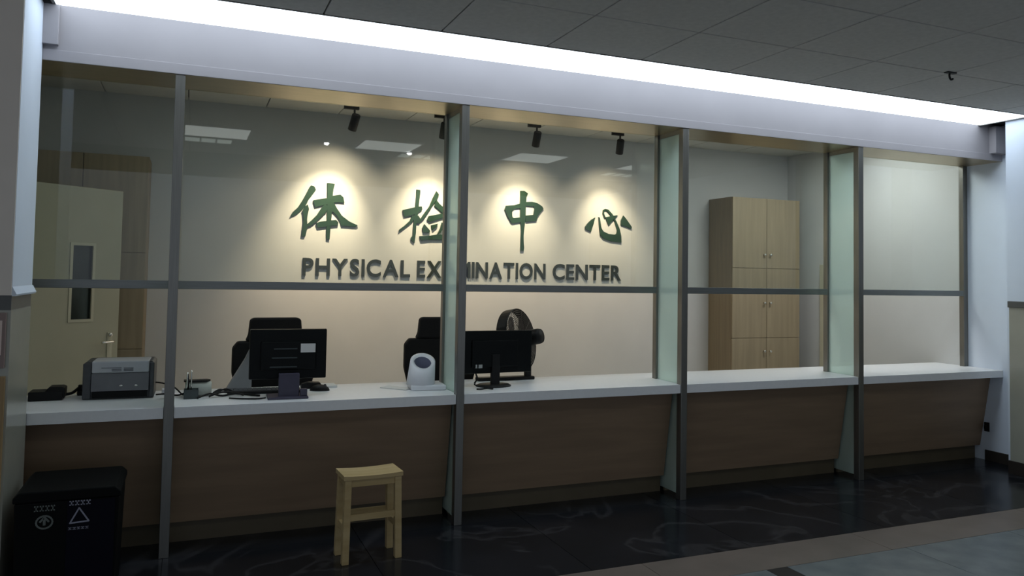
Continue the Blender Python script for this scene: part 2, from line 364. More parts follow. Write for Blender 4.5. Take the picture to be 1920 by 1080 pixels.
# light slot between the tiles and the beam
sl = thing('light_slot', 'long glowing white light slot in the ceiling along the beam', 'ceiling light', (0, 0, ZT))
obj('diffuser', box(B(), -0.20, 6.275, -0.43, -0.008, 0.004, 0.020), 'strip', sl)
fb = B(); box(fb, -0.215, 6.29, -0.44, -0.43, -0.002, 0.022); box(fb, -0.215, -0.20, -0.43, -0.006, -0.002, 0.022); box(fb, 6.275, 6.29, -0.43, -0.006, -0.002, 0.022)
obj('frame', fb, 'steel', sl)
# beam
bb = B(); box(bb, XI-0.1, XW, 0.0, YG+0.02, ZS+0.006, 2.95)
bm_ = struct('beam_front', bb, 'beam')
obj('lower_lip', box(B(), XL, XW, -0.006, 0.0, ZS, ZS+0.055, 0.002), 'beam', bm_)
obj('soffit_plate', box(B(), XL-0.4, XW, 0.0, YG+0.02, ZS, ZS+0.006), 'soffit', bm_)
obj('end_box', box(B(), 6.40, XW, -0.06, 0.0, ZS+0.055, ZT, 0.003), 'beam', bm_)
obj('end_box', box(B(), XL-0.1, -0.185, -0.03, 0.0, ZS+0.075, ZT, 0.003), 'beam', bm_)

# ------------------------------------------------------------------ office ceiling
ci = struct('ceiling_office', box(B(), XI-0.1, XW+0.1, YG+0.02, YR+0.1, ZI+0.014, ZI+0.1), 'gap')
ceil_tiles([XI]+[-0.21+0.6*i for i in range(0, 12)][0:11]+[XW], [YG+0.03, 0.72, 1.31, 1.90, YR], ZI-0.006, 'tile_in', ci)

# ------------------------------------------------------------------ lobby panel lights
def panel(x, y, label):
    t = thing('ceiling_light', label, 'ceiling light', (x, y, ZT), group='square lobby panel lights seen reflected in the upper glass')
    fb = B()
    for a in ((-0.29, 0.29, -0.29, -0.275), (-0.29, 0.29, 0.275, 0.29), (-0.29, -0.275, -0.275, 0.275), (0.275, 0.29, -0.275, 0.275)):
        box(fb, *a, -0.022, 0.0)
    obj('frame', fb, 'white', t); obj('diffuser', box(B(), -0.275, 0.275, -0.275, 0.275, -0.018, -0.006), 'panel', t)
for k, x in enumerate((0.63, 2.21, 3.80, 5.21)):
    panel(x, -2.56, 'square white panel light on the lobby ceiling, %s from the left' % ('first', 'second', 'third', 'fourth')[k])
for k, (x, y) in enumerate(((0.57, -3.08), (2.66, -3.08), (5.25, -3.30))):
    t = thing('louvre_light', 'small dim louvred light on the lobby ceiling, %s from the left' % ('first', 'second', 'third')[k], 'ceiling light', (x, y, ZT), group='dim louvred lights seen reflected in the upper glass')
    fb = B()
    for a in ((-0.22, 0.22, -0.15, -0.14), (-0.22, 0.22, 0.14, 0.15), (-0.22, -0.21, -0.14, 0.14), (0.21, 0.22, -0.14, 0.14)): box(fb, *a, -0.02, 0.0)
    for j in (-0.07, 0.07): box(fb, j-0.008, j+0.008, -0.14, 0.14, -0.02, -0.004)
    obj('louvre_frame', fb, 'greyplastic', t); obj('diffuser', box(B(), -0.21, 0.21, -0.14, 0.14, -0.012, -0.002), 'louvre', t)
for k, (x, y) in enumerate(((1.637, -2.72), (2.49, -2.80))):
    t = thing('pin_light', 'tiny bright pin light on the lobby ceiling, %s' % ('left one of two', 'right one of two')[k], 'ceiling light', (x, y, ZT-0.022*(k == 1)), group='tiny pin lights reflected in the upper glass')
    obj('ring', lathe(B(), [(0.034, -0.008), (0.038, 0.0), (0.028, 0.0), (0.028, -0.008)], 20, cap=False), 'white', t)
    obj('lamp', lathe(B(), [(0.027, -0.006), (0.020, -0.024), (0.0005, -0.030)], 20), 'pin', t)
def office_panel(x, y, m, label):
    t = thing('office_light_or_fill', label, 'ceiling light', (x, y, ZI-0.006))
    fb = B()
    for a in ((-0.3, 0.3, -0.3, -0.285), (-0.3, 0.3, 0.285, 0.3), (-0.3, -0.285, -0.285, 0.285), (0.285, 0.3, -0.285, 0.285)): box(fb, *a, -0.03, 0.0)
    obj('frame', fb, 'white', t); obj('diffuser', box(B(), -0.285, 0.285, -0.285, 0.285, -0.02, -0.008), m, t)
office_panel(5.75, 0.95, 'inner', 'square white panel light on the office ceiling near the right wall')
office_panel(1.0, 0.95, 'dim', 'dim square fill panel added to the office ceiling above the left monitor')  # this and the next are unseen fill, added to brighten the rear wall
office_panel(3.2, 0.95, 'dim', 'dim square fill panel added to the office ceiling above the fan side')

# ------------------------------------------------------------------ glazing: five bays, each a window
def glazing(n, xa, xb, right_stile=False):
    t = bpy.data.objects.new('window_%d' % n, None); C.objects.link(t); t['kind'] = 'structure'; t.location = (xa, YG, ZC)
    L = xb-xa
    obj('upper_pane', box(B(), 0.0, L, -0.004, 0.004, 0.637, ZS-ZC), 'pane', t)
    obj('rail', box(B(), 0.0, L, -0.020, 0.020, 0.592, 0.637, 0.002), 'rail', t)
    if right_stile:
        obj('stile', box(B(), L-0.008, L+0.042, -0.022, 0.022, 0, ZS-ZC, 0.002), 'steel', t)
    else:
        obj('stile', box(B(), L-0.022, L-0.006, -0.022, 0.022, 0, ZS-ZC, 0.002), 'steel', t)
        obj('stile', box(B(), L, L+0.016, -0.022, 0.022, 0, ZS-ZC, 0.002), 'steel', t)
    return t
e = [XI]+[x-0.023 for x in XP]+[XW-0.042]
for i in range(5):
    glazing(i+1, e[i]+(0.016 if i else 0.0), e[i+1], i == 4)

# ------------------------------------------------------------------ divider fins
labels = ['slim steel post with its glass divider seen edge-on, left of the black pen cup',
          'frosted green glass divider with steel post, right beside the white tilted cylinder',
          'frosted green glass divider with steel post, just left of the tall cabinet view',
          'frosted green glass divider with steel post, nearest the right side wall']
for i, x in enumerate(XP):
    t = thing('glass_divider', labels[i], 'divider', (x-PW/2, 0, 0), group='glass dividers along the reception counter')
    obj('post', box(B(), -PW/2, PW/2, 0.0, 0.05, 0.0, ZS, 0.002), 'steel', t)
    obj('glass_panel', box(B(), -0.006, 0.006, 0.05, 0.306, 0.03, ZS-0.03), 'frost', t, label='frosted pale green glass')
    cb = B(); box(cb, -0.012, 0.012, 0.05, 0.306, ZS-0.03, ZS)
    obj('top_channel', cb, 'rail', t)

# ------------------------------------------------------------------ counter
out = [(XL, 0.004)]
for x in XP: out += [(x-PW-0.002, 0.004), (x-PW-0.002, 0.057), (x-PW/2-0.009, 0.057), (x-PW/2-0.009, 0.307), (x-PW/2+0.009, 0.307), (x-PW/2+0.009, 0.057), (x+0.002, 0.057), (x+0.002, 0.004)]
out += [(XW-0.001, 0.004), (XW-0.001, 0.62), (XI+0.01, 0.62), (XI+0.01, 0.012), (XL, 0.012)]
tag(obj('countertop', prism(B(), out, ZC-0.055, ZC, 'z'), 'counter'), 'long white solid-surface countertop running under the glass screen', 'countertop')
cf = thing('counter_base', 'dark brown slanted counter front under the white countertop', 'counter', (0, 0.2, 0))
edges = [XL-0.15]+XP+[XW-0.002]
for i in range(5):
    a = edges[i]+(0.004 if 0 < i else 0); b = edges[i+1]-(PW+0.004 if i < 4 else 0)
    obj('front_panel', prism(B(), [(-0.09, ZC-0.056), (0.008, 0.113), (0.026, 0.113), (-0.072, ZC-0.056)], a-0.012 if i else a, b+(0.012 if i < 4 else 0), 'x'), 'front', cf)
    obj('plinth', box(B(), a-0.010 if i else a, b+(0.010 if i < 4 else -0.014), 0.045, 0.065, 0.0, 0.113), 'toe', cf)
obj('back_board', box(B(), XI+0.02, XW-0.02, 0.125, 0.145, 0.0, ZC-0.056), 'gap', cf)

# ------------------------------------------------------------------ raised sign on the office wall
GNAMES = {'ti': 'leftmost of the four', 'jian': 'half hidden by the divider', 'zhong': 'just right of the divider', 'xin': 'rightmost of the four'}
for k, strokes in GLYPHS.items():
    b = B()
    cx = sum(p[0] for s in strokes for p in s)/sum(len(s) for s in strokes)
    for j, s in enumerate(strokes):
        prism(b, [(p[0]-cx, p[1]) for p in s], -0.013-0.0004*j, 0.0, 'y')
    o = obj('wall_character', b, 'green'); o.location = (cx, YR-0.001, 0)
    tag(o, 'large green raised Chinese character on the lit wall, '+GNAMES[k], 'lettering', 'green characters of the wall sign')
ORD = ['first', 'second', 'third', 'fourth', 'fifth', 'sixth', 'seventh', 'eighth', 'ninth', 'tenth', 'eleventh']
def letter_mesh(ch):
    cu = bpy.data.curves.new('letter', 'FONT'); cu.body = ch; cu.size = 1.0; cu.extrude = 0.06; cu.offset = 0.018
    cu.resolution_u = 4
    o = bpy.data.objects.new('letter', cu); C.objects.link(o)
    dg = bpy.context.evaluated_depsgraph_get(); dg.update()
    me = bpy.data.meshes.new_from_object(o.evaluated_get(dg)); C.objects.unlink(o); bpy.data.objects.remove(o)
    xs = [v.co.x for v in me.vertices]; ys = [v.co.y for v in me.vertices]
    return me, min(xs), max(xs), min(ys), max(ys)
CAPH = 0.150
lm = {ch: letter_mesh(ch) for ch in set('PHYSICALEXAMINATIONCENTER')}
cap = lm['H'][4]-lm['H'][3]; zk = CAPH/cap
for word, xa, xb in (('PHYSICAL', 1.324, 2.259), ('EXAMINATION', 2.323, 3.590), ('CENTER', 3.669, 4.423)):
    gapw = 0.10
    tot = sum(lm[c][2]-lm[c][1] for c in word)+gapw*(len(word)-1)
    kx = (xb-xa)/tot; x = xa
    for i, c in enumerate(word):
        me, x0, x1, y0, y1 = lm[c]
        m2 = me.copy(); m2.name = 'wall_letter'
        for v in m2.vertices:
            v.co = Vector(((v.co.x-x0)*kx, -(v.co.z+0.06)*0.10, (v.co.y-lm['H'][3])*zk))
        m2.flip_normals() if False else None
        m2.materials.clear(); m2.materials.append(M['letter'])
        o = bpy.data.objects.new('wall_letter', m2); C.objects.link(o)
        o.location = (x, YR-0.001, 1.420)
        tag(o, 'dark raised capital %s, %s letter of the word %s on the wall' % (c, ORD[i], word), 'lettering', 'English letters of the wall sign')
        x += (x1-x0+gapw)*kx

# ------------------------------------------------------------------ track spotlights
def spot(x, y, aim, watts, label):
    zt = 2.768                                                      # underside of the hung track
    t = thing('track_spotlight', label, 'spotlight', (x, y, zt), group='black track spotlights above the wall sign')
    obj('ceiling_track', box(B(), -0.085, 0.035, -0.016, 0.016, 0.0, ZI-0.006-zt, 0.002), 'black', t)
    obj('stem', lathe(B(), [(0.008, -0.05), (0.008, 0.0)], 12), 'black', t)
    d = (Vector(aim)-Vector((x, y, zt-0.10))).normalized()
    q = d.to_track_quat('-Z', 'Y').to_matrix().to_4x4()
    mt = T(0, 0, -0.100) @ q
    hd = obj('lamp_head', lathe(B(), [(0.030, 0.065), (0.034, 0.06), (0.035, 0.02), (0.035, -0.07), (0.031, -0.07), (0.029, -0.058), (0.0005, -0.058)], 24, mt), 'black', t)
    obj('lens', lathe(B(), [(0.028, -0.0565), (0.0005, -0.0560)], 20, mt, cap=False), 'lens', hd)
    for nm, e_, sz in (('spot_core', watts, 64), ('spot_spill', watts*0.25, 112)):
        ld = bpy.data.lights.new(nm, 'SPOT'); ld.energy = e_; ld.color = (1.0, 0.79, 0.53); ld.spot_size = math.radians(sz); ld.spot_blend = 1.0; ld.shadow_soft_size = 0.02
        lo = bpy.data.objects.new(nm, ld); C.objects.link(lo); lo.parent = t
        lo.matrix_local = T(0, 0, -0.100) @ q @ T(0, 0, -0.074)
SX = (1.632, 2.39, 3.25, 4.10)
AX = (1.47, 2.42, 3.31, 4.28)
SLAB = ('black track spotlight leaning left above the first green character', 'black track spotlight mostly hidden behind the second post',
        'black track spotlight just right of the second post', 'black track spotlight nearest the third divider')
for i in range(4):
    spot(SX[i], 1.95, (AX[i], YR, 1.78), SPOT_WATTS[i], SLAB[i])

# ------------------------------------------------------------------ tall cabinets
def cabinet(x0, label, bare=False):
    W, D, H = 0.865, 0.39, 2.29
    t = thing('tall_cabinet', label, 'cabinet', (x0, YR-0.003, 0), group='tall beige storage cabinets on the rear wall')
    obj('carcass', box(B(), 0, W, -D+0.018, 0, 0, H, 0.002), 'wood_cab_d', t)
    rows = ((1.572, H-0.002), (0.862, 1.568), (0.06, 0.858))
    for r, (z0, z1) in enumerate(rows):
        for s in (0, 1):
            xa, xb = (0.002, W/2-0.0025) if s == 0 else (W/2+0.0025, W-0.002)
            d = obj('door', box(B(), xa, xb, -D, -D+0.017, z0, z1, 0.0015), 'wood_cab', t)
            kx = W/2+(-0.038 if s == 0 else 0.038); kz = (1.71, 1.217, 0.723)[r]
            obj('knob', lathe(B(), [(0.006, 0.0), (0.006, 0.012), (0.013, 0.018), (0.014, 0.026), (0.008, 0.031), (0.0005, 0.032)], 16, T(kx, -D, kz) @ Rx(PI/2)), 'chrome', d)
    return t
c1 = cabinet(5.487, 'tall beige cabinet with round knobs in the rear right corner')
dup(c1, (XI+0.012, YR-0.003, 0), 0, 'tall beige cabinet in the rear left corner behind the open door')

# ------------------------------------------------------------------ open office door on the left
ang = math.atan2(2.0-1.44, -0.035-(-0.72)); LD = math.hypot(0.685, 0.56)
dr = bpy.data.objects.new('door_1', None); C.objects.link(dr); dr['kind'] = 'structure'
dr.location = (-0.72, 1.44, 0.005); dr.rotation_euler = (0, 0, ang)
w0, w1, wz0, wz1 = 0.52, 0.675, 1.085, 1.605
lb = B()
box(lb, 0, LD, -0.02, 0.02, 0, wz0); box(lb, 0, LD, -0.02, 0.02, wz1, 2.005); box(lb, 0, w0, -0.02, 0.02, wz0, wz1); box(lb, w1, LD, -0.02, 0.02, wz0, wz1)
obj('leaf', lb, 'door', dr)
vb = B(); q = 0.014
box(vb, w0-q, w1+q, -0.026, -0.018, wz0-q, wz0+q*.4); box(vb, w0-q, w1+q, -0.026, -0.018, wz1-q*.4, wz1+q); box(vb, w0-q, w0+q*.4, -0.026, -0.018, wz0, wz1); box(vb, w1-q*.4, w1+q, -0.026, -0.018, wz0, wz1)
obj('vision_frame', vb, 'doorframe', dr)
obj('vision_glass', box(B(), w0, w1, -0.004, 0.004, wz0, wz1), 'vision', dr)
hp = obj('handle_plate', box(B(), LD-0.085, LD-0.045, -0.027, -0.02, 0.80, 0.99, 0.003), 'doorframe', dr)
hb = B(); tube(hb, [(LD-0.065, -0.027, 0.925), (LD-0.065, -0.065, 0.925), (LD-0.078, -0.070, 0.925), (LD-0.155, -0.070, 0.922)], 0.009, 10)
obj('lever', hb, 'chrome', hp)
obj('lock_knob', lathe(B(), [(0.016, 0), (0.016, 0.012), (0.010, 0.018), (0.0005, 0.019)], 16, T(LD-0.065, -0.027, 0.972) @ Rx(PI/2)), 'chrome', hp)

# ------------------------------------------------------------------ stool
st = thing('wooden_stool', 'small pale pine stool with a rectangular seat, standing before the counter', 'stool', (1.327, -0.302, 0), math.radians(3))
sb = B()
for sgn in (0,):
    prof = []
    n = 8
    for i in range(n+1):
        u = -0.152+0.304*i/n; prof.append((u, 0.435-0.006*(1-(u/0.152)**2)))
    poly = prof+[(0.152, 0.413), (-0.152, 0.413)]
    prism(sb, poly, -0.092, 0.092, 'y')
obj('seat', sb, 'pine', st)
for sx in (-1, 1):
    for sy in (-1, 1):
        x0, y0 = sx*0.128, sy*0.069; x1, y1 = sx*0.136, sy*0.076; h = 0.017
        lg = bmesh.new()
        lo = [lg.verts.new((x1+a*h, y1+b_*h, 0)) for a, b_ in ((-1, -1), (1, -1), (1, 1), (-1, 1))]
        hi = [lg.verts.new((x0+a*h, y0+b_*h, 0.412)) for a, b_ in ((-1, -1), (1, -1), (1, 1), (-1, 1))]
        lg.faces.new(lo[::-1]); lg.faces.new(hi)
        for k in range(4): lg.faces.new((lo[k], lo[(k+1) % 4], hi[(k+1) % 4], hi[k]))
        bmesh.ops.bevel(lg, geom=lg.edges[:], offset=0.002, segments=1, affect='EDGES')
        obj('leg', lg, 'pine', st)
for sy in (-1, 1):
    obj('apron', box(B(), -0.112, 0.112, sy*0.070-0.009, sy*0.070+0.009, 0.375, 0.411, 0.001), 'pine', st)
    obj('stretcher', box(B(), -0.117, 0.117, sy*0.073-0.009, sy*0.073+0.009, 0.208 if sy < 0 else 0.19, 0.240 if sy < 0 else 0.222, 0.001), 'pine', st)
for sx in (-1, 1):
    obj('apron', box(B(), sx*0.129-0.009, sx*0.129+0.009, -0.053, 0.053, 0.375, 0.411, 0.001), 'pine', st)
    obj('stretcher', box(B(), sx*0.132-0.009, sx*0.132+0.009, -0.057, 0.057, 0.15, 0.182, 0.001), 'pine', st)

# ------------------------------------------------------------------ waste bin, lower left
bn = thing('waste_bin', 'black two-compartment waste bin with pale recycling symbols, lower left corner', 'waste bin', (-0.01, -0.30, 0))
obj('body', prism(B(), [(-0.185, 0.0), (0.185, 0.0), (0.197, 0.455), (-0.197, 0.455)], -0.19, 0.19, 'y', 0.008), 'bin', bn)
obj('blue_front', box(B(), 0.0, 0.182, -0.194, -0.19, 0.03, 0.45, 0.001), 'binblue', bn, label='navy blue right front panel')
lb = B(); prism(lb, [(-0.203, 0.455), (0.203, 0.455), (0.203, 0.478), (0.18, 0.50), (-0.18, 0.50), (-0.203, 0.478)], -0.195, 0.195, 'y', 0.006)
obj('lid', lb, 'bin', bn)
YB = -0.1945
def bars(b, x0, x1, z0, z1, n):                                  # rows of small worn print
    wd = (x1-x0)/n
    for k in range(n):
        a = x0+k*wd
        box(b, a+wd*.12, a+wd*.88, YB-0.001, YB, z1-(z1-z0)*.28, z1); box(b, a+wd*.12, a+wd*.88, YB-0.001, YB, z0, z0+(z1-z0)*.22); box(b, a+wd*.4, a+wd*.6, YB-0.001, YB, z0, z1)
def stroke2(b, pts, wdt, closed=True):
    P = [Vector(p) for p in pts]
    for i in range(len(P) if closed else len(P)-1):
        a, c = P[i], P[(i+1) % len(P)]; d = (c-a).normalized(); nrm = Vector((-d.y, d.x))*wdt/2
        a2, c2 = a-d*wdt*.3, c+d*wdt*.3
        prism(b, [tuple(a2+nrm), tuple(c2+nrm), tuple(c2-nrm), tuple(a2-nrm)], YB-0.001-0.0001*i, YB, 'y')
b = B(); stroke2(b, [(0.045, 0.42), (0.083, 0.362), (0.012, 0.358)], 0.006)
obj('triangle_symbol', b, 'print_w', bn, label='pale outlined triangle')
for cap_ in ((0.005, 0.09, 0.432, 0.452, 4), (0.005, 0.085, 0.330, 0.340, 5)):
    b = B(); bars(b, *cap_)
    obj('printed_caption', b, 'print_w', bn)['kind'] = 'stuff'
b = B(); ring = [(-0.083+0.030*math.cos(2*PI*k/18), 0.372+0.026*math.sin(2*PI*k/18)) for k in range(18)]
stroke2(b, ring, 0.007); stroke2(b, [(-0.083, 0.388), (-0.083, 0.362)], 0.010, False); stroke2(b, [(-0.099, 0.374), (-0.083, 0.392), (-0.067, 0.374)], 0.008, False)
obj('recycling_symbol', b, 'print_g', bn, label='grey ring with an upward arrow')
b = B(); bars(b, -0.125, -0.043, 0.418, 0.442, 4)
obj('printed_caption', b, 'print_g', bn)

# ------------------------------------------------------------------ notice on the pillar, far left
nb = thing('pillar_notice', 'pale pink notice in a brown frame on the left pillar', 'notice', (-0.45, -0.4585, 1.02))
obj('frame', box(B(), -0.18, 0.183, -0.016, 0.0, 0.0, 0.232, 0.002), 'pinkframe', nb)
obj('sheet', box(B(), -0.165, 0.170, -0.018, -0.0155, 0.055, 0.20), 'pink', nb)

sk = thing('wall_socket', 'small black socket low on the right side wall by the counter end', 'socket', (XW, 0.145, 0.235))
obj('plate', box(B(), -0.010, -0.0005, -0.022, 0.022, 0.0, 0.075, 0.003), 'black', sk)
obj('plug', box(B(), -0.026, -0.009, -0.013, 0.013, 0.02, 0.05, 0.003), 'black', sk)
# ------------------------------------------------------------------ ceiling hook
hk = thing('ceiling_hook', 'small black hook fixed to the grey lobby ceiling', 'hook', (4.64, -1.03, ZT))
obj('base_plate', box(B(), -0.03, 0.045, -0.015, 0.015, -0.008, 0.0, 0.002), 'black', hk)
hb = B(); tube(hb, [(0, 0, -0.008), (0.0, 0, -0.03), (0.012, 0.0, -0.045), (0.028, 0, -0.038)], 0.006, 8)
obj('hook', hb, 'black', hk)

# ------------------------------------------------------------------ left monitor with its back to the lobby
m1 = thing('monitor', 'black monitor with a small white sticker on its back, left on the counter', 'monitor', (0.965, 0.20, ZC+0.0005), math.radians(-2))
sh = obj('screen_shell', box(B(), -0.207, 0.207, -0.012, 0.022, 0.100, 0.375, 0.006), 'screen', m1)
obj('back_bulge', box(B(), -0.15, 0.15, -0.028, -0.010, 0.15, 0.31, 0.008), 'screen', m1)
obj('sticker', box(B(), 0.063, 0.143, -0.0292, -0.0279, 0.247, 0.296), 'paper', m1, label='white rectangular sticker')
vb = B()
for k in range(3): box(vb, -0.10+0.01*k, 0.045, -0.0298, -0.0278, 0.165+0.05*k, 0.171+0.05*k)
obj('vent_slots', vb, 'darkgreen', m1)
obj('neck', box(B(), -0.052, 0.058, -0.060, -0.030, 0.008, 0.135, 0.004), 'purple', m1, label='dark violet stand neck')
obj('base', box(B(), -0.11, 0.105, -0.105, 0.06, 0.0, 0.012, 0.004), 'purple', m1)
obj('cable_box', box(B(), 0.062, 0.100, -0.08, -0.045, 0.012, 0.05, 0.004), 'purple', m1)
obj('front_bezel', box(B(), -0.207, 0.207, 0.0222, 0.026, 0.100, 0.375, 0.001), 'black', m1)

# ------------------------------------------------------------------ right monitor and fan
m2 = thing('monitor', 'black monitor standing right of the second divider, in front of the fan', 'monitor', (2.23, 0.28, ZC+0.0005), math.radians(3))
obj('screen_shell', box(B(), -0.255, 0.262, -0.010, 0.018, 0.082, 0.348, 0.006), 'screen', m2)
obj('back_bulge', box(B(), -0.16, 0.16, -0.024, -0.008, 0.12, 0.29, 0.008), 'screen', m2)
pb = B(); box(pb, -0.135, -0.125, -0.026, -0.009, 0.118, 0.140); box(pb, -0.115, -0.090, -0.026, -0.009, 0.118, 0.140)
obj('port_plugs', pb, 'greyplastic', m2)
obj('neck', box(B(), -0.025, 0.030, -0.03, 0.0, 0.01, 0.20, 0.004), 'black', m2)
obj('base', lathe(B(), [(0.115, 0), (0.115, 0.006), (0.10, 0.014), (0.03, 0.018), (0.0005, 0.018)], 32, Matrix.Scale(0.75, 4, (0, 1, 0))), 'black', m2)
cb = B(); tube(cb, [(-0.13, -0.015, 0.085), (-0.125, -0.02, 0.05), (-0.145, -0.03, 0.02), (-0.10, -0.06, 0.006), (-0.04, -0.09, 0.005)], 0.0035, 6)
tube(cb, [(-0.13, -0.02, 0.085), (-0.11, 0.0, 0.055), (-0.115, 0.03, 0.01), (-0.07, 0.07, 0.005)], 0.003, 6)
obj('cable', cb, 'black', m2)

fn = thing('desk_fan', 'round black fan on a forked stand behind the right monitor', 'fan', (2.49, 0.535, ZC+0.0005), 0)
obj('foot_bar', box(B(), -0.28, 0.125, -0.035, 0.035, 0.0, 0.022, 0.006), 'black', fn)
fy = B()
for sy in (-1, 1): pass
tube(fy, [(0.085, 0.0, 0.02), (0.088, 0.0, 0.12), (0.088, 0.0, 0.20), (0.075, 0.0, 0.30)], 0.013, 10)
box(fy, 0.065, 0.105, -0.02, 0.02, 0.02, 0.10, 0.004)
obj('fork', fy, 'black', fn)
FAX = (Vector((0.62, -0.76, 0.20))).normalized()                   # axis from the cage towards the motor
fq = FAX.to_track_quat('Z', 'Y').to_matrix().to_4x4()
FM = T(0.018, 0.03, 0.262) @ fq
RF = 0.205
hb = B()
def ringt(b, r, z, rt, n=40):
    t_ = bmesh.new(); rings = []
    for k in range(n):
        a = 2*PI*k/n; cdir = Vector((math.cos(a), math.sin(a), 0)); cc = cdir*r+Vector((0, 0, z))
        rings.append([t_.verts.new(cc+rt*(cdir*math.cos(2*PI*j/6)+Vector((0, 0, math.sin(2*PI*j/6))))) for j in range(6)])
    for k in range(n):
        for j in range(6): t_.faces.new((rings[k][j], rings[(k+1) % n][j], rings[(k+1) % n][(j+1) % 6], rings[k][(j+1) % 6]))
    return merge(b, t_, FM)
t_ = bmesh.new(); n = 40
sect = [(RF, -0.045), (RF+0.006, -0.04), (RF+0.006, 0.03), (RF, 0.035), (RF-0.003, 0.03), (RF-0.003, -0.04)]
rg = [[t_.verts.new((r*math.cos(2*PI*k/n), r*math.sin(2*PI*k/n), z)) for r, z in sect] for k in range(n)]
for k in range(n):
    for j in range(6): t_.faces.new((rg[k][j], rg[(k+1) % n][j], rg[(k+1) % n][(j+1) % 6], rg[k][(j+1) % 6]))
bmesh.ops.recalc_face_normals(t_, faces=t_.faces); merge(hb, t_, FM)
obj('drum', hb, 'black', fn, smooth=False)
def grille(zs):
    g = B()
    for r in [0.045+0.0125*i for i in range(13)]: ringt(g, r, zs, 0.0020, 32)
    for k in range(10):
        a = 2*PI*k/10
        tube(g, [FM @ Vector((0.03*math.cos(a), 0.03*math.sin(a), zs)), FM @ Vector((RF*math.cos(a), RF*math.sin(a), zs))], 0.0018, 5, 0)
    return g
obj('rear_grille', grille(0.033), 'fanmetal', fn)
obj('front_grille', grille(-0.043), 'fanmetal', fn)
for k in range(5):
    b = bmesh.new(); a0 = 2*PI*k/5; vs = []
    for i in range(6):
        u = i/5; ro = 0.17-0.03*abs(u-0.5); an = a0+u*1.5
        vs.append((b.verts.new((0.03*math.cos(an), 0.03*math.sin(an), -0.015+0.03*u)), b.verts.new((ro*math.cos(an), ro*math.sin(an), -0.03+0.06*u))))
    for p_, q_ in zip(vs, vs[1:]): b.faces.new((p_[0], p_[1], q_[1], q_[0]))
    bmesh.ops.solidify(b, geom=b.faces[:], thickness=0.003)
    obj('blade', merge(B(), b, FM), 'fanmetal', fn)
obj('motor', lathe(B(), [(0.02, -0.03), (0.045, -0.02), (0.045, 0.045), (0.052, 0.055), (0.052, 0.165), (0.046, 0.185), (0.0005, 0.187)], 24, FM), 'black', fn)

# ------------------------------------------------------------------ office chairs behind the counter
def chair(loc, rz, label):
    t = thing('office_chair', label, 'chair', loc, rz, 'black office chairs behind the counter')
    obj('seat', box(B(), -0.25, 0.25, -0.25, 0.24, 0.44, 0.53, 0.03), 'blacksoft', t)
    bk = bmesh.new(); prof = [(-0.20, 0.56), (0.20, 0.56), (0.262, 0.80), (0.262, 0.96), (0.23, 1.0), (-0.23, 1.0), (-0.262, 0.96), (-0.262, 0.80)]
    obj('backrest', prism(bk, prof, 0.22, 0.28, 'y', 0.012), 'blacksoft', t)
    hr = [(-0.185, 1.0), (0.185, 1.0), (0.168, 1.04), (0.160, 1.135), (0.14, 1.148), (-0.14, 1.148), (-0.160, 1.135), (-0.168, 1.04)]
    obj('headrest', prism(B(), hr, 0.215, 0.275, 'y', 0.012), 'blacksoft', t)
    obj('headrest_bracket', box(B(), -0.05, 0.05, 0.262, 0.285, 0.95, 1.08, 0.004), 'black', t)
    obj('back_spine', box(B(), -0.03, 0.03, 0.27, 0.31, 0.42, 0.80, 0.006), 'black', t)
    for s in (-1, 1):
        ab = B(); tube(ab, [(s*0.24, 0.12, 0.46), (s*0.29, 0.10, 0.56), (s*0.29, 0.05, 0.66)], 0.014, 8); box(ab, s*0.29-0.03, s*0.29+0.03, -0.14, 0.12, 0.655, 0.685, 0.01)
        obj('armrest', ab, 'black', t)
    obj('gas_column', lathe(B(), [(0.028, 0.09), (0.028, 0.30), (0.02, 0.30), (0.02, 0.44)], 16), 'chrome', t)
    for k in range(5):
        a = 2*PI*k/5+0.3; b = B()
        tube(b, [(0.02*math.cos(a), 0.02*math.sin(a), 0.10), (0.29*math.cos(a), 0.29*math.sin(a), 0.065)], 0.018, 8, 0)
        lg = obj('base_leg', b, 'black', t)
        obj('caster', lathe(B(), [(0.026, -0.012), (0.028, -0.006), (0.028, 0.006), (0.026, 0.012)], 16, T(0.29*math.cos(a), 0.29*math.sin(a), 0.028) @ Rz(a) @ Rx(PI/2)), 'black', lg)
    return t
ch = chair((0.985, 0.72, 0), math.radians(4), 'black high-backed office chair behind the left monitor')
dup(ch, (2.085, 0.72, 0), math.radians(-2), 'black high-backed office chair behind the white tilted cylinder and the divider')

# ------------------------------------------------------------------ printer
pr = thing('printer', 'charcoal and silver laser printer at the left end of the counter', 'printer', (0.108, 0.36, ZC+0.0005), math.radians(-1))
obj('body', prism(B(), [(-0.172, 0.0), (0.172, 0.0), (0.172, 0.186), (0.160, 0.198), (-0.160, 0.198), (-0.172, 0.186)], 0.012, 0.25, 'y', 0.004), 'prn', pr)
for s in (-1, 1):
    x0, x1 = (-0.172, -0.132) if s < 0 else (0.148, 0.172)
    obj('side_cheek', box(B(), x0, x1, 0.0, 0.03, 0.004, 0.192, 0.006), 'prn', pr)
obj('top_cover', box(B(), -0.130, 0.146, -0.006, 0.20, 0.140, 0.202, 0.006), 'prnsilver', pr, label='silver grey top cover')
sb = B()
for k in range(3): box(sb, -0.035-0.05*(k == 2), 0.012, -0.0075, -0.0055, 0.150+0.008*k, 0.1525+0.008*k)
box(sb, 0.022, 0.070, -0.0075, -0.0055, 0.150, 0.153); box(sb, 0.022, 0.070, -0.0075, -0.0055, 0.157, 0.160); box(sb, 0.022, 0.070, -0.0075, -0.0055, 0.164, 0.167)
obj('printed_lines', sb, 'prn', pr)
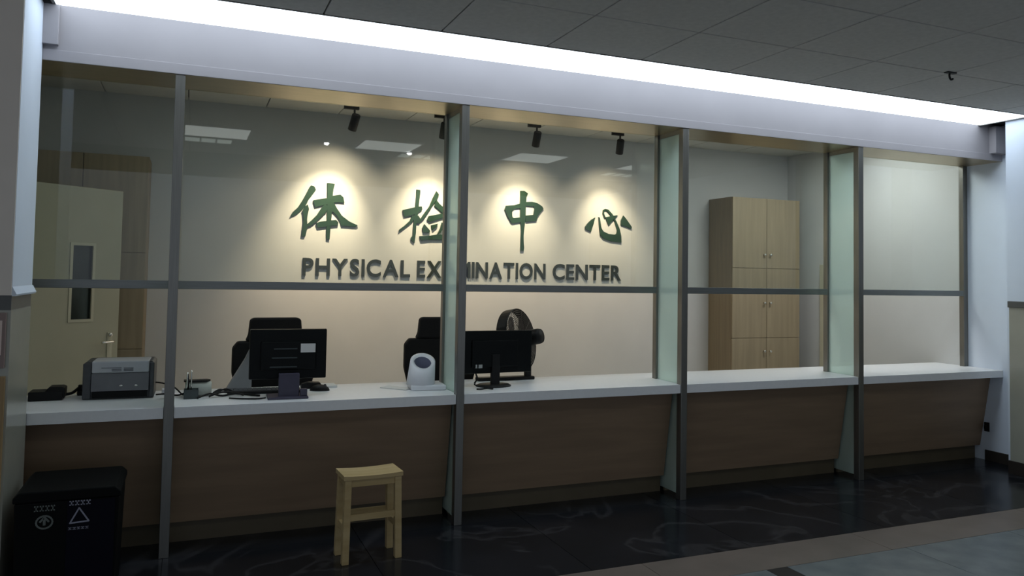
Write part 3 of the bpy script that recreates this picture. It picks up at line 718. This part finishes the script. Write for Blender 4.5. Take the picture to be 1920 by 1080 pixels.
obj('front_flap', prism(B(), [(0.0, 0.138), (-0.012, 0.045), (0.006, 0.045), (0.014, 0.138)], -0.130, 0.146, 'x'), 'prngloss', pr, label='glossy smoked front flap')
lt = B()
for x in (0.012, 0.085): lathe(lt, [(0.011, 0.0), (0.009, 0.003), (0.0005, 0.0035)], 14, T(x, -0.0085, 0.072) @ Rx(PI/2) @ Matrix.Scale(0.4, 4, (0, 1, 0)))
obj('button', lt, 'chrome', pr)
obj('paper_slot', box(B(), -0.126, 0.140, -0.002, 0.02, 0.008, 0.042, 0.002), 'screen', pr)

# ------------------------------------------------------------------ black device at the far left of the counter
dv = thing('desk_device', 'low black desk device with a raised right end, left of the printer', 'device', (-0.232, 0.44, ZC+0.0005), math.radians(0))
obj('body', box(B(), -0.082, 0.075, -0.05, 0.07, 0.0, 0.047, 0.004), 'black', dv)
obj('raised_head', prism(B(), [(-0.01, 0.047), (0.082, 0.01), (0.085, 0.062), (0.07, 0.070), (0.012, 0.070)], -0.04, 0.055, 'y', 0.004), 'black', dv)
cb = B(); tube(cb, [(0.075, 0.03, 0.02), (0.105, 0.05, 0.022), (0.125, 0.09, 0.035), (0.137, 0.12, 0.045)], 0.008, 8); box(cb, 0.128, 0.152, 0.11, 0.14, 0.028, 0.056, 0.004)
box(cb, 0.125, 0.155, 0.10, 0.15, 0.0, 0.03, 0.004)
obj('cable', cb, 'black', dv)

# ------------------------------------------------------------------ pen cup, roll, pens
pc = thing('pen_cup', 'small dark square pen cup beside the first post', 'pen holder', (0.468, 0.285, ZC+0.0005))
cb = B()
for a in ((-0.037, 0.037, -0.03, -0.027), (-0.037, 0.037, 0.027, 0.03), (-0.037, -0.034, -0.027, 0.027), (0.034, 0.037, -0.027, 0.027)): box(cb, *a, 0.003, 0.05)
box(cb, -0.037, 0.037, -0.03, 0.03, 0.0, 0.003)
obj('cup', cb, 'darkgreen', pc)
rl = thing('paper_roll', 'pale grey roll with a black lid lying behind the dark pen cup', 'roll', (0.505, 0.355, ZC+0.0005))
obj('roll', lathe(B(), [(0.036, -0.068), (0.040, -0.062), (0.040, 0.062), (0.036, 0.068), (0.014, 0.068), (0.012, 0.066)], 24, T(0, 0, 0.0405) @ Ry(PI/2)), 'paleroll', rl)
ld_ = tag(obj('lid_tray', prism(B(), [(-0.075, -0.03), (0.045, -0.03), (0.062, 0.0), (0.045, 0.03), (-0.075, 0.03)], 0.0, 0.008, 'z', 0.001), 'black'), 'thin black tray lying on the pale roll behind the pen cup', 'tray')
ld_.location = (0.505, 0.355, ZC+0.0825)
for k, (dx, m, ln, tilt) in enumerate(((-0.030, 'chrome', 0.135, 0.03), (-0.016, 'black', 0.130, -0.06), (-0.006, 'chrome', 0.145, 0.0))):
    b = B(); lathe(b, [(0.001, 0.0), (0.004, 0.012), (0.004, ln-0.012), (0.003, ln)], 10)
    o = tag(obj('pen', b, m), ('silver pen standing leftmost in the dark pen cup', 'black pen standing in the middle of the dark pen cup', 'tallest silver pen standing in the dark pen cup')[k], 'pen', 'pens in the dark cup')
    o.location = (0.468+dx+0.006, 0.288+0.006*k, ZC+0.0045); o.rotation_euler = (0, tilt, 0)

# ------------------------------------------------------------------ keyboard, mouse, papers, wedge holder, cables
kb = thing('keyboard', 'flat black keyboard lying behind the left monitor', 'keyboard', (0.86, 0.40, ZC+0.0005), math.radians(-4))
obj('body', box(B(), -0.20, 0.20, -0.065, 0.065, 0.0, 0.016, 0.004), 'black', kb)
kbm = B()
for r in range(5):
    for k in range(15): box(kbm, -0.192+k*0.0256, -0.170+k*0.0256, -0.056+r*0.0225, -0.037+r*0.0225, 0.016, 0.020)
ko = obj('keys', kbm, 'prn', kb)
ko['kind'] = 'stuff'
ms = thing('mouse', 'black rounded mouse right of the left monitor stand', 'mouse', (1.17, 0.38, ZC+0.0005), math.radians(75))
ub = bmesh.new(); bmesh.ops.create_uvsphere(ub, u_segments=20, v_segments=12, radius=1.0)
bmesh.ops.scale(ub, vec=(0.033, 0.058, 0.036), verts=ub.verts)
for v in ub.verts:
    if v.co.z < 0: v.co.z = 0
obj('shell', ub, 'black', ms, smooth=True)
obj('wheel', lathe(B(), [(0.008, -0.003), (0.009, 0.0), (0.008, 0.003)], 14, T(0, -0.03, 0.030) @ Ry(PI/2)), 'prn', ms)
tag(obj('hand_scanner', prism(B(), [(-0.06, 0.0), (0.05, 0.0), (0.062, 0.014), (0.05, 0.036), (-0.02, 0.040), (-0.06, 0.028)], 0.40, 0.455, 'y', 0.005), 'black'), 'lumpy black handset lying right of the left monitor', 'handset').location = (1.135, 0.06, ZC+0.0005)
wd = thing('document_wedge', 'grey triangular document holder just left of the left monitor', 'document holder', (0.735, 0.50, ZC+0.0005), math.radians(0))
obj('panel', prism(B(), [(-0.085, 0.0), (0.06, 0.0), (0.06, 0.235), (0.045, 0.235), (0.020, 0.18)], 0.0, 0.05, 'y', 0.003), 'greyplastic', wd)
tag(obj('paper_sheet', box(B(), -0.075, 0.075, -0.05, 0.05, 0, 0.004), 'paper'), 'white paper stack seen under the left monitor', 'paper')
bpy.data.objects['paper_sheet'].location = (0.945, 0.545, ZC+0.0005)
ps = tag(obj('notepad', box(B(), -0.05, 0.05, -0.06, 0.06, 0, 0.012, 0.001), 'paper'), 'white notepad right of the left monitor, behind the mouse', 'notepad')
ps.location = (1.24, 0.54, ZC+0.0005)
def cable(name, pts, r, label, m='black', cat='cable', grp='loose cables on the counter'):
    b = B(); tube(b, [(x, y, ZC+r+0.0006+z) for x, y, z in pts], r, 6, 5)
    return tag(obj(name, b, m), label, cat, grp)
cable('cable', [(0.285, 0.50, 0.06), (0.33, 0.47, 0.055), (0.385, 0.43, 0.035), (0.425, 0.40, 0.0), (0.44, 0.44, 0.0)], 0.0045, 'black cable sagging from the printer behind the first post')
cable('cable', [(0.29, 0.44, 0.0), (0.34, 0.42, 0.004), (0.40, 0.385, 0.0), (0.44, 0.375, 0.012), (0.455, 0.41, 0.0)], 0.0045, 'thin black cable lying flat between printer and pen cup')
cable('cable', [(0.56, 0.28, 0.0), (0.60, 0.30, 0.012), (0.64, 0.315, 0.016), (0.70, 0.32, 0.004), (0.76, 0.30, 0.0), (0.82, 0.24, 0.0)], 0.006, 'thick black cable running from the pen cup to the left monitor')
cable('cable', [(0.58, 0.36, 0.0), (0.63, 0.375, 0.02), (0.66, 0.37, 0.024), (0.70, 0.36, 0.0), (0.655, 0.325, 0.0)], 0.005, 'looped black cable in front of the grey document holder')
cable('cable', [(0.66, 0.20, 0.0), (0.72, 0.165, 0.0), (0.80, 0.14, 0.0), (0.845, 0.16, 0.0)], 0.0045, 'black cable end lying nearest the counter edge by the left monitor')
cable('cable', [(0.50, 0.235, 0.0), (0.56, 0.26, 0.018), (0.63, 0.29, 0.0), (0.69, 0.275, 0.014), (0.74, 0.29, 0.0)], 0.0055, 'black tangled cable between the pen cup and the left monitor, nearest')
cable('cable', [(0.585, 0.42, 0.0), (0.62, 0.44, 0.014), (0.67, 0.43, 0.006), (0.70, 0.445, 0.012), (0.74, 0.455, 0.0)], 0.005, 'black cable behind the pale roll leading to the grey document holder')
cable('cable', [(2.07, 0.15, 0.0), (2.10, 0.145, 0.0), (2.13, 0.13, 0.004), (2.17, 0.135, 0.0)], 0.005, 'short black cable in front of the right monitor foot')
ad = tag(obj('power_adapter', box(B(), -0.035, 0.035, -0.022, 0.022, 0, 0.028, 0.005), 'white'), 'small white power adapter between the printer and the first post', 'adapter')
ad.location = (0.352, 0.50, ZC+0.0005)

# ------------------------------------------------------------------ white tilted cylinder device on a base
wm = thing('blood_pressure_monitor', 'white tilted cylinder with a wide open mouth on a flat base', 'medical device', (1.765, 0.29, ZC+0.0005), math.radians(-6))
obj('base', box(B(), -0.075, 0.135, -0.085, 0.09, 0.0, 0.030, 0.006), 'white', wm)
t_ = bmesh.new(); n = 36
def cuffring(r0, r1):
    lo, hi = [], []
    for k in range(n):
        a = 2*PI*k/n; c_, s_ = math.cos(a), math.sin(a)
        lo.append((r0*c_*1.05-0.008, r0*s_, 0.028))
        hi.append((r1*c_+0.006, r1*s_*0.95+0.012, 0.167+0.040*s_+0.002*c_))
    return lo, hi
lo, hi = cuffring(0.082, 0.076); li, hi2 = cuffring(0.058, 0.053)
V = lambda L_: [t_.verts.new(p) for p in L_]
vlo, vhi, vli, vhi2 = V(lo), V(hi), V([(x, y, 0.06) for x, y, z in li]), V(hi2)
for k in range(n):
    j = (k+1) % n
    t_.faces.new((vlo[k], vlo[j], vhi[j], vhi[k])); t_.faces.new((vhi[k], vhi[j], vhi2[j], vhi2[k])); t_.faces.new((vhi2[k], vhi2[j], vli[j], vli[k]))
t_.faces.new(vlo[::-1]); t_.faces.new(vli)
for f in t_.faces: f.smooth = len(f.verts) == 4
cuff = obj('cuff_cylinder', merge(B(), t_), 'white', wm)
lin = bmesh.new(); rings = []
for u in (0.02, 0.5, 1.0):
    rr = []
    for k in range(n):
        a, b_ = Vector(hi2[k]), Vector((li[k][0], li[k][1], 0.061)); p = a.lerp(b_, 0.12+0.87*u); c0 = Vector((0, 0, p.z)); p = Vector((p.x*0.985, p.y*0.985, p.z)); rr.append(lin.verts.new(p))
    rings.append(rr)
for a, b_ in zip(rings, rings[1:]):
    for k in range(n): lin.faces.new((a[k], b_[k], b_[(k+1) % n], a[(k+1) % n]))
lin.faces.new(rings[-1])
obj('cuff_lining', merge(B(), lin), 'bluegrey', cuff, label='blue grey inner lining')
cd = tag(obj('card_sheet', prism(B(), [(-0.10, 0.03), (0.02, -0.11), (0.09, -0.06), (-0.03, 0.10)], 0.0, 0.004, 'z'), 'paper'), 'white card lying left of the white cylinder', 'paper')
cd.location = (1.632, 0.36, ZC+0.0005)
pk = tag(obj('plastic_bag', prism(B(), [(-0.028, 0.0), (0.026, 0.0), (0.018, 0.03), (0.004, 0.062), (-0.006, 0.055), (-0.022, 0.064)], -0.015, 0.02, 'y', 0.004), 'paleroll'), 'crumpled pale plastic bag between the white cylinder and the divider', 'bag')
pk.location = (1.878, 0.47, ZC+0.0005)
